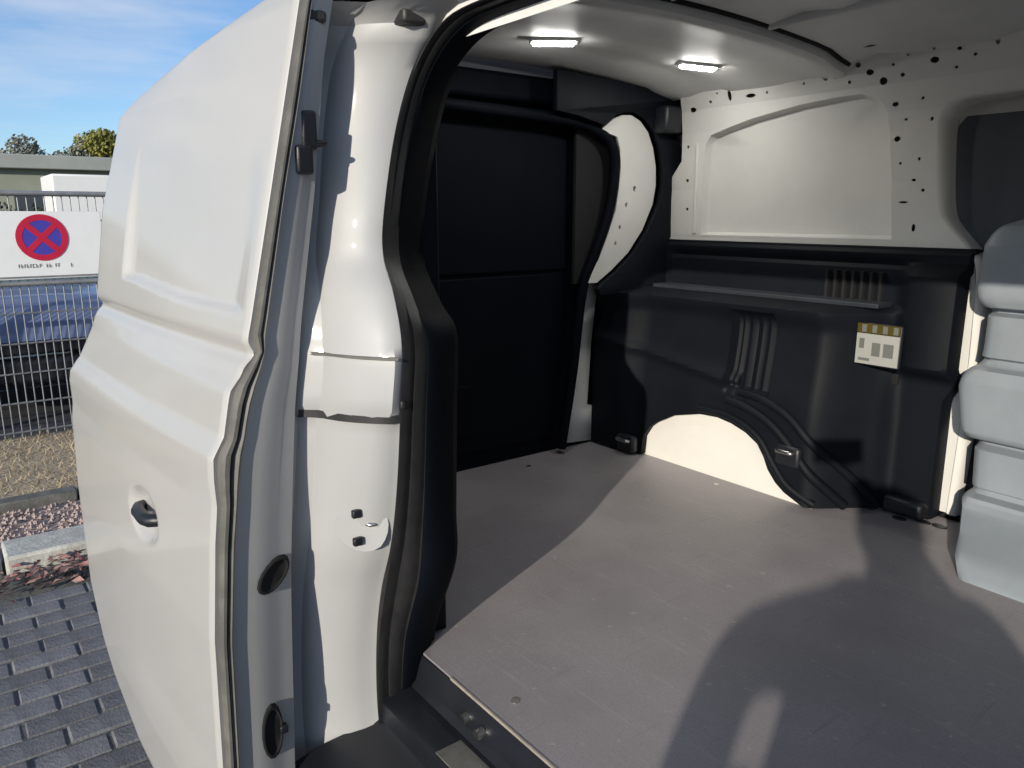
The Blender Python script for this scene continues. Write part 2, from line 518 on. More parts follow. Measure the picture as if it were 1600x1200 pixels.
for x, hw0, zt in prof:
    hw = {0: .62, 1: .72, 2: .80, 3: .85}.get(len(rows), .87)
    if x < -3.95: hw = .78
    zb = .25
    pts = []
    for u in range(13):
        a = u / 12
        yy = -hw + 2 * hw * a
        pts.append(None)
    ring = [(x, -hw * .96, zb), (x, -hw, zb + (zt - zb) * .35), (x, -hw, zb + (zt - zb) * .7), (x, -hw * .93, zt - .03), (x, -hw * .8, zt), (x, -hw * .3, zt + .025), (x, hw * .3, zt + .025), (x, hw * .8, zt), (x, hw * .93, zt - .03), (x, hw, zb + (zt - zb) * .7), (x, hw, zb + (zt - zb) * .35), (x, hw * .96, zb)]
    rows.append(ring)
o = grid('body', rows, 'blue_paint', car, close_u=True, ang=50)
# front cap as bumper
box('bumper', -.06, .05, -.70, .70, .27, .48, 'black_plastic', car, .05, 3)
box('grille', .0, .055, -.38, .38, .50, .60, 'black_plastic', car, .02)
for s in (-1, 1):
    box('headlight', -.16, .02, s * .62 - .12, s * .62 + .12, .60, .72, 'car_glass', car, .04, 3)
    for xw in (-.75, -3.3):
        car_wheel(car, xw, s * .74, .31, .2)
    box('mirror', -1.55, -1.40, s * .98 - .1, s * .98 + .1, .98, 1.10, 'blue_paint', car, .04, 3)
gp = [(-1.10, .92, .70), (-1.75, 1.36, .60), (-2.3, 1.44, .57), (-3.2, 1.40, .55), (-3.75, 1.10, .62), (-3.95, .96, .66)]
rows = []
for x, z, hw in gp:
    zb = min(.93, z - .01)
    rows.append([(x, -.76, zb - .02), (x, -hw - .03, (z + zb) / 2), (x, -hw * .9, z - .02), (x, -hw * .4, z + .01), (x, hw * .4, z + .01), (x, hw * .9, z - .02), (x, hw + .03, (z + zb) / 2), (x, .76, zb - .02)])
grid('glasshouse', rows, 'car_glass', car, ang=30)
rf = [[(x, hw * a, z + .03 - .02 * abs(a)) for a in (-.95, -.5, 0, .5, .95)] for x, z, hw in ((-1.78, 1.36, .60), (-2.3, 1.44, .58), (-3.2, 1.40, .55))]
solid(grid('roof', rf, 'blue_paint', car), .02)

# low hall with pale roof, white box van, hedge, trees, far behind
hall = empty('low_hall', (-44, 6, 0)); tag(hall, 'long low pale green hall with light grey flat roof beyond the car park', 'building')
box('wall', -8, 0, -26, 26, 0, 3.6, 'hall_wall', hall, 0)
box('roof', -8.4, .5, -26.5, 26.5, 3.6, 4.25, 'hall_roof', hall, .05)
for k in range(16):
    y = -24 + k * 3.1
    w_ = box('window', -.02, .05, y, y + 2.2, 1.5, 2.5, 'hall_window', hall, 0)
    box('sill', .05, .16, y - .1, y + 2.3, 1.40, 1.49, 'hall_roof', w_, 0)
bv_ = empty('box_van', (-24, 3.9, 0)); tag(bv_, 'white box van parked beyond the fence near the white van door', 'van')
box('cargo_box', -2.2, 0, -1.0, 1.0, .75, 2.55, 'far_white', bv_, .05)
box('cab', -2.1, -.1, 1.06, 2.5, .45, 1.95, 'far_white', bv_, .18, 4)
box('windscreen', -1.95, -.25, 2.44, 2.53, 1.2, 1.8, 'car_glass', bv_, .03)
box('side_window', -.16, -.08, 1.45, 2.2, 1.25, 1.75, 'car_glass', bv_, .02)
for yy in (-.6, 1.8):
    rows = []
    n = 20
    for q, t in ((.05, -.12), (.2, -.12), (.34, -.12), (.36, -.08), (.36, .1), (.3, .12)):
        rows.append([(-.12 - t, yy + q * math.cos(2 * PI * k / n), .36 + q * math.sin(2 * PI * k / n)) for k in range(n)])
    grid('wheel', rows, 'tyre', bv_, close_u=True)
def leafball(n, cx, cy, cz, rx, ry, rz, r, V, F):
    for k in range(n):
        while True:
            p = Vector((random.uniform(-1, 1), random.uniform(-1, 1), random.uniform(-1, 1)))
            if .25 < p.length < 1: break
        q = Vector((cx + p.x * rx, cy + p.y * ry, cz + p.z * rz))
        a = Vector((random.gauss(0, 1), random.gauss(0, 1), random.gauss(0, 1))).normalized()
        b = a.orthogonal().normalized(); c = a.cross(b)
        i = len(V); s = r * random.uniform(.6, 1.3)
        V += [q - b * s, q - c * s * .6, q + b * s, q + c * s * .6]; F.append((i, i + 1, i + 2, i + 3))
def tree(lab, x, y, h, cr, m, n=2600):
    t = empty('tree', (x, y, 0)); tag(t, lab, 'tree', 'trees behind the low hall')
    D = [tube_data([(0, 0, 0), (.1, 0, h * .35), (0, .1, h * .6), (.1, 0, h * .85)], .2, 8, rr=[.28, .2, .13, .05])]
    for k in range(7):
        a = k * 2.4; z = h * (.35 + .06 * k)
        D.append(tube_data([(0, 0, z), (math.cos(a) * cr * .4, math.sin(a) * cr * .4, z + h * .14), (math.cos(a) * cr * .75, math.sin(a) * cr * .75, z + h * .2)], .08, 6, rr=[.1, .06, .02]))
    multi('trunk', D, 'bark', t)
    V = []; F = []
    for k in range(11):
        a = random.uniform(0, 2 * PI); q = random.uniform(.1, .72) * cr
        leafball(n // 11, math.cos(a) * q, math.sin(a) * q, h * random.uniform(.48, .93), cr * .42, cr * .42, h * .12, .13, V, F)
    mesh('crown', V, F, m, t, False)
tree('yellow green leafy tree above the hall roof beside the van door', -62, 11.3, 7.3, 2.6, 'foliage_yellow', 6000)
tree('bare looking grey green tree next to the yellow green one', -64, 9.4, 6.4, 2.2, 'foliage_grey', 2600)
tree('pale grey green tree farther left above the hall roof', -66, 6.2, 6.7, 2.4, 'foliage_grey', 5000)
tree('pale grey green tree leftmost above the hall roof', -70, 3.6, 6.7, 2.6, 'foliage_grey', 5000)
V = []; F = []
for k in range(26):
    leafball(260, -33 + random.uniform(-.4, .4), -12 + k * 1.1, .95, .8, .9, .95, .12, V, F)
hd = empty('hedge', (0, 0, 0)); tag(hd, 'dark clipped hedge along the far side of the car park', 'hedge')
mesh('foliage', V, F, 'foliage_dark', hd, False)
for k in range(14): tube('stem', [(-33, -12 + k * 2.1, 0), (-33 + .1, -12 + k * 2.1 + .05, 1.3)], .05, 'bark', hd, seg=6)

# ================================================================== THE VAN
van = empty('cargo_van', (-.5, 1.4, 0))
tag(van, 'white cargo van with its side sliding door open, showing the load space', 'van')
VO = Vector(van.location)
_link = link
def link(name, me, m, parent=None, sm=True, ang=40):
    # van parts are written in world metres; children keep the van's own origin
    o = _link(name, me, m, parent, sm, ang)
    if parent is van: o.location = -VO
    return o
FZ = .58        # load floor height

# --- open sliding door: outer skin
FR = [(.15, .300), (.25, .288), (.40, .290), (.530, .300), (.783, .306), (.957, .321), (1.067, .335), (1.200, .362), (1.215, .366), (1.240, .386), (1.330, .409), (1.536, .456), (1.736, .501), (1.834, .523), (1.95, .56)]
RE = [(.15, .262), (.25, .250), (.40, .247), (.505, .247), (.8, .246), (.98, .252), (1.08, .266), (1.13, .282), (1.21, .322), (1.25, .336), (1.508, .378), (1.74, .442), (1.84, .50), (1.95, .56)]
ZB = [(-2.25, .50), (-2.15, .37), (-2.06, .30), (-1.85, .22), (-1.6, .19), (-1.27, .18)]
ZT = [(-2.26, 1.735), (-2.2, 1.765), (-2.0, 1.80), (-1.77, 1.83), (-1.5, 1.853), (-1.27, 1.87)]
XF, XR = -1.27, -2.25
def door_y(x, z):
    t = (XF - x) / (XF - XR)
    y = interp(z, FR) * (1 - t) + interp(z, RE) * t
    y -= .010 * math.sin(PI * max(0, min(1, t))) * smooth(.2, .5, z)
    # pressed window blank
    a = smooth(-2.00, -1.975, x) * (1 - smooth(-1.375, -1.35, x))
    zl = 1.335 + .02 * smooth(-1.5, -2.0, x)
    b = smooth(zl, zl + .012, z) * (1 - smooth(1.46, 1.68, z))
    a = smooth(-2.00, -1.98, x) * (1 - smooth(-1.36, -1.28, x))
    y += .014 * a * b
    # swage below the belt
    y += .015 * math.exp(-((z - 1.272) / .015) ** 2) - .013 * max(0.0, 1 - abs(z - 1.105) / (.085 if z < 1.105 else .035))
    # handle bowl
    e = math.hypot((x + 1.62) / .095, (z - .905) / .060)
    y += .022 * (1 - smooth(.55, 1.0, e))
    return y
rows = []
NX = 110; NZ = 240
for i in range(NX + 1):
    x = XF + (XR - XF) * i / NX
    zb, zt = interp(x, ZB), interp(x, ZT)
    r = []
    y0 = door_y(x, zb + .02)
    for dy, dz in ((.10, .0), (.05, .004), (.02, .0)):
        r.append((x, y0 + dy, zb - .01 + dz + (.012 if dy < .03 else 0)))
    for j in range(NZ + 1):
        z = zb + .02 + (zt - zb - .02) * j / NZ
        r.append((x, door_y(x, z), z))
    yt = door_y(x, zt)
    for dy, dz in ((.006, .006), (.018, .010), (.05, .022), (.10, .034)):
        r.append((x, yt + dy, zt + dz))
    if i == 0:
        rows.append([(p[0] + .000, p[1] + .020, p[2]) for p in r]); rows.append([(p[0] + .006, p[1] + .006, p[2]) for p in r])
    rows.append(r)
rows.append([(p[0] - .008, p[1] + .008, p[2]) for p in r]); rows.append([(p[0] - .010, p[1] + .08, p[2]) for p in r])
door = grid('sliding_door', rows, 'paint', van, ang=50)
door['label'] = 'white sliding door slid open along the outside'
def dpart(fn, *a, **k):
    return fn(*a, **k)
# handle in the bowl
hy = door_y(-1.62, .905)
tube('handle', [(-1.680, hy - .002, .903), (-1.672, hy - .018, .904), (-1.65, hy - .025, .905), (-1.595, hy - .025, .906), (-1.572, hy - .018, .907), (-1.564, hy - .002, .907)], .0135, 'black_plastic', door, seg=10, flat=1.0)
# front edge of the door: grey sealing profile then the metal end face
GL = [(.18, .325), (.512, .333), (.768, .340), (.944, .357), (1.045, .372), (1.177, .399), (1.215, .412), (1.240, .422), (1.327, .440), (1.536, .482), (1.690, .518), (1.839, .547), (1.87, .56)]
zs = [.18 + (1.868 - .18) * k / 60 for k in range(61)]
rows = []
for z in zs:
    y0 = door_y(XF, z) + .012; y1 = interp(z, GL) + .004
    w_ = y1 - y0
    rr = []
    for u, dx in ((0, -.010), (.06, .004), (.2, .012), (.38, .012), (.46, .004), (.52, .001), (.58, .006), (.74, .010), (.86, .004), (.93, -.006), (1.0, -.010)):
        rr.append((XF + .006 + dx, y0 + w_ * u, z))
    rows.append(rr)
grid('edge_seal', rows, 'grey_rubber', door, ang=50)
rows = []
for z in zs:
    y1 = interp(z, GL)
    rows.append([(XF + .002, y1 - .006 + .011 * k / 3, z) for k in range(4)])
o = grid('seal_groove', rows, 'rubber', door)
STR = [(.18, .440), (.446, .450), (.846, .468), (1.160, .492), (1.319, .510), (1.538, .546), (1.746, .570), (1.849, .593), (1.87, .60)]
def end_x(u, v):
    g = interp(v, GL)
    return -1.262 - .36 * (u - g)
rows = []
for z in zs:
    g0, g1 = interp(z, GL) - .008, interp(z, STR)
    rows.append([(end_x(g0 + (g1 - g0) * k / 8, z) + (.003 if k in (3, 4, 5) else 0), g0 + (g1 - g0) * k / 8, z) for k in range(9)])
grid('end_face', rows, 'shaded_paint', door, ang=50)
# return of the end face towards the body
rows = [[(end_x(interp(z, STR), z) - d, interp(z, STR) + (.004 if d else 0), z) for d in (0, .01, .05)] for z in zs]
grid('inner_return', rows, 'shaded_paint', door)
def cup(name, cy_, cz_, ry, rz, depth, m, parent, n=16, tilt=0):
    rows = []
    for s_, d in ((1.22, .002), (1.15, .009), (1.02, .010), (.95, .007), (.90, .006), (.4, .0055), (.01, .0055)):
        r = []
        for k in range(n):
            a = 2 * PI * k / n
            y = cy_ + s_ * ry * math.cos(a); z = cz_ + s_ * (rz * math.sin(a) + tilt * ry * math.cos(a))
            r.append((end_x(y, z) + d, y, z))
        rows.append(r)
    return grid(name, rows, m, parent, close_u=True)
cup('guide_socket', .429, .862, .029, .024, .004, 'dark_cavity', door, tilt=.35)
cup('guide_socket', .405, .552, .019, .048, .004, 'dark_cavity', door)
box('socket_catch', end_x(.427, .54) - .002, end_x(.427, .54) + .012, .420, .436, .535, .552, 'black_plastic', door, .003)
# upper roller bracket
D = [box_data(-1.315, -1.262, .520, .548, 1.605, 1.668), box_data(-1.305, -1.257, .507, .537, 1.565, 1.612), box_data(-1.315, -1.262, .540, .566, 1.612, 1.622)]
o = multi('upper_catch', D, 'black_plastic', door); bevel(o, .006)

# --- rear pillar of the side opening (body)
E = [(-1.26, .640, .20), (-1.287, .640, .355), (-1.314, .640, .493), (-1.308, .640, .645), (-1.278, .640, .772), (-1.230, .640, .885), (-1.197, .640, 1.011), (-1.173, .640, 1.162), (-1.170, .648, 1.276), (-1.208, .656, 1.362), (-1.256, .663, 1.427), (-1.265, .672, 1.506), (-1.288, .716, 1.653), (-1.268, .749, 1.764), (-1.188, .760, 1.823), (-1.057, .760, 1.832)]
SI = [(-1.33, .730, .15), (-1.356, .730, .267), (-1.317, .730, .453), (-1.281, .730, .625), (-1.198, .730, .804), (-1.194, .730, .913), (-1.190, .730, 1.019), (-1.185, .730, 1.145), (-1.185, .733, 1.277), (-1.242, .734, 1.331), (-1.309, .737, 1.410), (-1.308, .741, 1.506), (-1.310, .777, 1.659), (-1.271, .792, 1.752), (-1.150, .790, 1.808), (-0.97, .788, 1.816)]
ES = spline(E, 6); SS = spline(SI, 6)
rows = []
for k, e in enumerate(ES):
    if e.z > 1.80: break
    z = e.z
    s = interp(z, STR) + .006
    r = []
    wd = e.y - s
    # a channel beside the door, then a face that comes forward to the opening
    step = .006 if (1.145 < z < 1.262) else 0.0
    low = .012 * (1 - smooth(1.140, 1.165, z))
    xd = e.x - .055
    for u, dx in ((-.10, -.12), (0, -.105), (.08, -.098), (.16, -.092), (.26, -.086), (.31, -.060), (.48, -.030), (.66, -.008), (.82, .004), (.93, .006), (1.0, -.002), (1.02, -.02)):
        dd = dx + (step if .05 < u < .9 else 0) - (low if .02 < u < .95 else 0)
        xx = e.x + dd
        xx = xx if u > .8 else xx * (u / .8 * .5 + .5) + (-1.265 + dd) * (.5 - u / .8 * .5)
        r.append((xx, s + wd * u, z))
    rows.append(r)
# roll the top of the pillar into the roof rail
last = rows[-1]
for dz, dx in ((.02, .01), (.035, .035), (.045, .08)):
    rows.append([(p[0] + dx, p[1] + .01, p[2] + dz) for p in last])
pil = grid('opening_pillar', rows, 'shaded_paint', van, ang=35)
pil['label'] = 'white painted rear pillar of the side opening'
# dark strips standing in for shade at the ledges, and catch plate on the pillar
def pil_x(y, z):
    best = min(rows, key=lambda r: abs(r[0][2] - z))
    return interp(y, [(p[1], p[0]) for p in best[:11]])
D = []
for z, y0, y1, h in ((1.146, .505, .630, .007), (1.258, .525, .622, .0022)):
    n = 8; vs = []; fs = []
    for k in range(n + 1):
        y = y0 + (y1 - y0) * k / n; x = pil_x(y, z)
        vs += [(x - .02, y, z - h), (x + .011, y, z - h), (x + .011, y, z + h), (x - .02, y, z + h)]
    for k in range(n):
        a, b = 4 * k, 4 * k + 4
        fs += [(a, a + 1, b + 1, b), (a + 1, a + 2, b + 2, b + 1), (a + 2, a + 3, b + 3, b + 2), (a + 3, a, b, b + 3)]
    mesh('ledge_shade', vs, fs, 'rubber' if h > .004 else 'grey_rubber', van)
sx = pil_x(.585, .93)
prism('striker_plate', [(.545 + .085 * (.5 + .5 * math.cos(a) * (1 if True else 1)), .932 + .052 * math.sin(a)) for a in [2 * PI * k / 20 for k in range(20)]], lambda u, v: (pil_x(u, .93) + .0015, u, v), (.004, 0, 0), 'shaded_paint', van, .0015)
for z in (.960, .905):
    box('striker_bolt', sx - .002, sx + .010, .565, .583, z - .008, z + .008, 'black_plastic', van, .003)
tube('striker_bar', [(sx, .592, .935), (sx + .014, .596, .935), (sx + .016, .625, .934), (sx + .004, .628, .934)], .004, 'steel', van, seg=6)
box('roller_stop', -1.30, -1.262, .540, .575, 1.805, 1.825, 'rubber', van, .006)
box('roller_stop', -1.255, -1.215, .690, .735, 1.815, 1.84, 'rubber', van, .006)
# pillar plug
box('pillar_plug', -1.178, -1.160, .632, .642, 1.165, 1.180, 'rubber', van, .003)

# --- ribbed rubber gasket and black lining following the opening, all the way round
HX = .55        # front end of the opening, stretched forward out of view to admit more light
def close_loop(L):
    e = L[-1]; b = L[0]
    return L + [Vector((e.x + (HX - e.x) * k / 10, e.y, e.z)) for k in range(1, 9)] + [Vector((HX - .02, e.y - .01, e.z - .03)), Vector((HX, e.y - .02, e.z - .12))] + [Vector((HX, b.y + (e.y - .03 - b.y) * (1 - k / 8), e.z - .12 + (b.z - e.z + .12) * k / 8)) for k in range(1, 9)]
EL = close_loop(ES); SL = close_loop(SS)
rows = []
prof = [(-.04, -.010), (0, .004), (.05, .014), (.12, .016), (.20, .006), (.24, -.004), (.30, .004), (.37, .013), (.45, .012), (.52, .001), (.56, -.006), (.63, .004), (.72, .008), (.85, .002), (1.0, -.012), (1.03, -.05)]
for e, s in zip(EL, SL):
    d = s - e
    n = Vector((.55, -.83, 0))
    rows.append([e + d * u + n * h for u, h in prof])
grid('door_gasket', [r[:12] for r in rows], 'rubber', van, ang=45)
grid('gasket_trim', [r[11:] for r in rows], 'dark_board', van, ang=45)
# lining behind the gasket runs back to the load space wall
rows = []
for s in SS:
    if s.z > 1.77: break
    inx = -.16
    rows.append([s + Vector((.55, -.83, 0)) * -.012, s + Vector((-.04, .06, .0)), s + Vector((inx, .10, 0))])
grid('opening_lining', rows, 'dark_board', van)
# body skin behind the open door (rear quarter), with the rail slot
QS = [(.35, .40), (.6, .385), (.9, .39), (1.15, .42), (1.25, .45), (1.6, .52), (1.86, .60), (1.95, .70), (2.02, .85)]
rows = [[(x, interp(z, QS) + .0, z) for z in [.35 + 1.67 * k / 40 for k in range(41)]] for x in (-1.36, -1.6, -1.9, -2.2, -2.32, -2.37)]
rows.append([(-2.40, p[1] + .05, p[2]) for p in rows[-1]])
grid('quarter_panel', rows, 'paint', van, ang=50)
box('rail_slot', -2.3, -1.4, .405, .425, 1.13, 1.17, 'black_plastic', van, .004)
# roof
rows = []
for x in [-2.42, -2.36, -2.2, -1.8, -1.2, -.6, 0, .6, 1.2]:
    dz = -.10 if x < -2.4 else (-.03 if x < -2.3 else 0)
    rows.append([(x, .70 + 1.80 * k / 16, 1.90 + dz + .155 * (1 - ((k - 8) / 8) ** 4)) for k in range(17)])
solid(grid('roof', rows, 'paint', van, ang=60), .004)
# outer left side, front bulkhead, underbody: what the eye would meet a step aside
rows = [[(x, 2.62 - .20 * smooth(1.1, 1.95, z) - .0 * x, z) for z in [.3 + 1.65 * k / 20 for k in range(21)]] for x in (-2.40, -1.5, -.5, .5, 1.2)]
solid(grid('left_side_panel', rows, 'paint', van), .004)
box('underbody', -2.36, 1.2, .66, 2.55, .30, .50, 'black_plastic', van, .01)
box('bulkhead', 1.05, 1.08, .70, 2.56, .50, 2.0, 'grey_plastic', van, .005)  # set farther forward, unseen, so more light bounces into the load space
box('front_pillar', HX + .002, HX + .16, .50, .80, .25, 1.90, 'paint', van, .05, 3)
box('rear_bumper', -2.50, -2.36, .50, 2.55, .30, .60, 'black_plastic', van, .03, 3)
wh = empty('rear_wheel'); wh.parent = van; wh.location = -VO
car_wheel(wh, -1.78, .62, .32, .20)
wh2 = empty('rear_wheel'); wh2.parent = van; wh2.location = -VO
car_wheel(wh2, -1.78, 2.46, .32, .18)
# inner right wall behind the pillar
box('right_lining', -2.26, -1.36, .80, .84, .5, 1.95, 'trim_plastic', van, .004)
grid('right_header', [[(x, .795, 1.800), (x, .80, 1.84), (x, .84, 1.93), (x, .92, 1.985)] for x in (-2.26, -1.5, -.6, 1.04)], 'ceiling_paint', van)

# --- load floor: board with laminate edge, sill step
FE = .744
fl = [(-2.255, FE), (HX + .10, FE), (HX + .10, 2.42), (-1.255, 2.42), (-1.275, 2.158), (-2.0, 2.158), (-2.02, 2.25), (-2.255, 2.25)]
flo = prism('load_floor', fl, lambda u, v: (u, v, FZ - .012), (0, 0, .012), 'floor_board', van, 0)
flo['label'] = 'grey phenolic plywood load floor'
box('floor_edge_strip', -1.19, HX + .1, FE - .004, FE - .0005, FZ - .013, FZ + .0015, 'floor_edge', van, 0)
for x_, y_ in ((-1.05, .80), (-.55, .80), (-1.7, .95), (-2.15, 1.2), (-2.15, 1.7), (-1.6, 2.10), (-1.15, 2.30), (-.6, 2.2)):
    prism('floor_screw', oval(x_, y_, .009, .009, 12), lambda u, v: (u, v, FZ), (0, 0, .0015), 'steel', van)
rows = []
for x in [-1.33 + 1.65 * k / 16 for k in range(17)]:
    rows.append([(x, FE - .0045, FZ - .004), (x, FE - .006, FZ - .014), (x, .735, FZ - .022), (x, .728, FZ - .060), (x, .715, FZ - .072), (x, .66, FZ - .076), (x, .645, FZ - .082), (x, .64, FZ - .12), (x, .625, FZ - .130), (x, .50, FZ - .14), (x, .46, FZ - .15), (x, .45, FZ - .25), (x, .45, .26)])
sill = grid('sill_step', rows, 'black_plastic', van, ang=35)
for x, y in ((-1.118, .732), (-1.062, .727)):
    vs, fs = tube_data([(x, y - .012, FZ - .045), (x, y + .005, FZ - .043)], .011, 10)
    multi('bolt', [(vs, fs)], 'steel', sill)
box('scuff_plate', -1.10, -.60, .648, .706, FZ - .076, FZ - .0725, 'grey_rubber', sill, .001)

# --- rear doors seen from inside
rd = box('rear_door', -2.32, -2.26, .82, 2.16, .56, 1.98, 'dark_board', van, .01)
rd['label'] = 'rear door lined with dark board'
def on_rear(name, y0, y1, z0, z1, d, m, bv=.008): 
    o = box(name, -2.2595, -2.2595 + d, y0, y1, z0, z1, m, rd, bv)
    o.location = VO * 0
    return o
on_rear('lower_panel', .95, 1.90, .64, 1.28, .008, 'dark_board', .004)
on_rear('upper_panel', .95, 1.96, 1.295, 1.84, .008, 'dark_board', .004)
on_rear('header_trim', .86, 1.92, 1.88, 1.97, .05, 'dark_board', .015)
on_rear('latch_box', 1.30, 1.52, .70, .90, .014, 'dark_board')
# white D pillar with its holes, curved round the door opening
dpo = [(2.032, 1.801), (2.06, 1.822), (2.095, 1.846), (2.135, 1.860), (2.178, 1.863), (2.225, 1.845), (2.267, 1.808), (2.297, 1.75), (2.315, 1.683), (2.319, 1.61), (2.305, 1.537), (2.255, 1.44), (2.185, 1.355), (2.10, 1.290), (2.030, 1.246), (1.990, 1.246), (2.015, 1.299), (2.068, 1.40), (2.115, 1.512), (2.128, 1.60), (2.135, 1.677), (2.128, 1.74), (2.112, 1.782)]
dh = [oval(2.208, 1.596, .008, .012, 8), oval(2.168, 1.536, .006, .010, 8), oval(2.138, 1.452, .006, .009, 8), oval(2.118, 1.392, .006, .008, 8)]
def dp_place(u, v): return (-2.15 - .05 * (2.2 - u), u, v)
dpl = plate('rear_pillar', dpo, dh, dp_place, 'inner_paint', van, .010, sm=False)
dpl['label'] = 'white curved rear pillar beside the rear door'
box('pillar_backing', -2.22, -2.205, 1.96, 2.40, 1.24, 1.88, 'dark_cavity', van, 0)
lo = [(1.998, 1.30), (1.962, 1.0), (1.935, .72), (1.918, .60), (2.11, .585), (2.11, .72), (2.03, .745), (2.045, 1.0), (2.078, 1.30)]
plate('rear_pillar_foot', lo, [], lambda u, v: (-2.245, u * 1.022, 1.5 + (v - 1.5) * 1.0), 'inner_paint', van, .006)
# black gasket and trim around that pillar
tube('rear_gasket', spline([(-2.20, 1.90, .60), (-2.19, 1.945, .9), (-2.18, 1.98, 1.22), (-2.165, 2.03, 1.36), (-2.16, 2.085, 1.5), (-2.16, 2.112, 1.64), (-2.16, 2.10, 1.74), (-2.17, 2.03, 1.80), (-2.18, 1.85, 1.83), (-2.19, 1.2, 1.85)], 6), .020, 'dark_board', van, seg=8)
bk = [(1.80, 1.985), (2.30, 1.955), (2.485, 1.945), (2.47, 1.818), (2.375, 1.812), (2.42, 1.75), (2.44, 1.66), (2.445, 1.58), (2.43, 1.48), (2.37, 1.40), (2.37, 1.20), (2.03, 1.20), (2.015, 1.225), (2.04, 1.245), (2.108, 1.284), (2.195, 1.350), (2.265, 1.436), (2.316, 1.537), (2.332, 1.61), (2.328, 1.683), (2.308, 1.758), (2.275, 1.818), (2.228, 1.858), (2.178, 1.876), (2.13, 1.873), (2.09, 1.858), (2.03, 1.815), (1.90, 1.84), (1.80, 1.85)]
o = plate('rear_corner_trim', bk, [], lambda u, v: (-2.14 + .03 * smooth(2.2, 2.45, u), u, v), 'trim_plastic', van, .025); bevel(o, .006)
box('rear_corner_bracket', -2.14, -2.06, 2.28, 2.37, 1.80, 1.90, 'black_plastic', van, .012)
box('corner_filler', -2.40, -2.20, 2.14, 2.60, .5, 1.99, 'trim_plastic', van, .01)

# --- left wall: painted inner frame with pressed panel and real holes
def wall_y(z):
    return interp(z, [(.5, 2.42), (1.0, 2.41), (1.42, 2.380), (1.80, 2.372), (1.88, 2.362), (1.95, 2.335), (2.0, 2.30), (2.05, 2.28)])
wo = [(-2.14, 1.30), (-2.14, 1.60), (-2.06, 1.70), (-2.06, 1.88), (-2.05, 1.955), (-1.8, 1.970), (-1.36, 1.995), (-1.1, 2.012), (-.8, 2.024), (-.2, 2.03), (1.03, 2.03), (1.03, 1.835)]
wo += [(-.20, 1.835), (-.90, 1.823), (-1.03, 1.820), (-1.075, 1.812), (-1.100, 1.790), (-1.110, 1.755), (-1.100, 1.62), (-1.085, 1.52), (-1.06, 1.475), (-.99, 1.40), (-.972, 1.37), (-.962, 1.28), (-.962, 1.01), (-.975, .60), (-1.06, .60), (-1.06, 1.30)]
# denser outline so the sheet follows the wall curve
def densify(L, d=.06):
    r = []
    for a, b in zip(L, L[1:] + L[:1]):
        n = max(1, int(math.hypot(b[0] - a[0], b[1] - a[1]) / d))
        r += [(a[0] + (b[0] - a[0]) * k / n, a[1] + (b[1] - a[1]) * k / n) for k in range(n)]
    return r
panel = [(-1.955, 1.425), (-1.955, 1.60), (-1.945, 1.755), (-1.925, 1.785), (-1.85, 1.805), (-1.742, 1.828), (-1.569, 1.852), (-1.42, 1.862), (-1.35, 1.862), (-1.30, 1.847), (-1.268, 1.815), (-1.253, 1.755), (-1.232, 1.60), (-1.215, 1.425)]
HOLES = [(-2.004, 1.881, .017, .011), (-1.833, 1.912, .010, .021), (-1.746, 1.902, .024, .008), (-1.462, 1.923, .011, .011), (-1.430, 1.920, .006, .007), (-1.352, 1.944, .011, .010), (-1.317, 1.919, .015, .010), (-1.278, 1.890, .015, .013), (-1.287, 1.972, .024, .010), (-1.112, 1.982, .025, .010), (-1.127, 1.926, .015, .010), (-1.127, 1.955, .006, .005), (-.964, 1.955, .008, .019), (-.915, 1.985, .014, .011), (-1.240, 1.821, .012, .008), (-1.226, 1.721, .012, .010), (-1.190, 1.536, .017, .004), (-1.152, 1.461, .007, .014), (-2.028, 1.627, .008, .008), (-1.60, 1.93, .006, .005), (-1.54, 1.915, .005, .005), (-1.68, 1.905, .005, .006), (-1.20, 1.95, .005, .004), (-1.07, 1.90, .006, .005), (-1.16, 1.83, .006, .005), (-1.155, 1.66, .005, .006), (-1.21, 1.65, .005, .005), (-.75, 1.96, .012, .008), (-.55, 1.97, .02, .008), (-1.92, 1.90, .008, .006), (-1.885, 1.925, .005, .005), (-1.79, 1.935, .006, .004), (-1.70, 1.93, .007, .005), (-1.51, 1.94, .008, .005), (-1.40, 1.955, .006, .006), (-1.385, 1.90, .007, .006), (-1.22, 1.90, .008, .007), (-1.245, 1.93, .006, .005), (-1.06, 1.945, .008, .006), (-1.02, 1.925, .006, .005), (-1.19, 1.985, .010, .006), (-1.13, 1.77, .006, .007), (-1.205, 1.775, .006, .005), (-1.135, 1.57, .006, .006), (-1.165, 1.60, .008, .005), (-2.03, 1.75, .007, .008), (-2.025, 1.52, .008, .007)]
lw = plate('left_wall_frame', densify(wo), [densify(panel, .05)] + [oval(a, b, c * .82, d * .82, 16) for a, b, c, d in HOLES], lambda u, v: (u, wall_y(v), v), 'inner_paint', van, .003, sm=False, cuts=[1.0, 1.2, 1.42, 1.6, 1.80, 1.82, 1.85, 1.88, 1.90, 1.92, 1.935, 1.95, 1.965, 1.98, 2.0, 2.015])
lw['label'] = 'white painted inner wall frame with many punched holes'
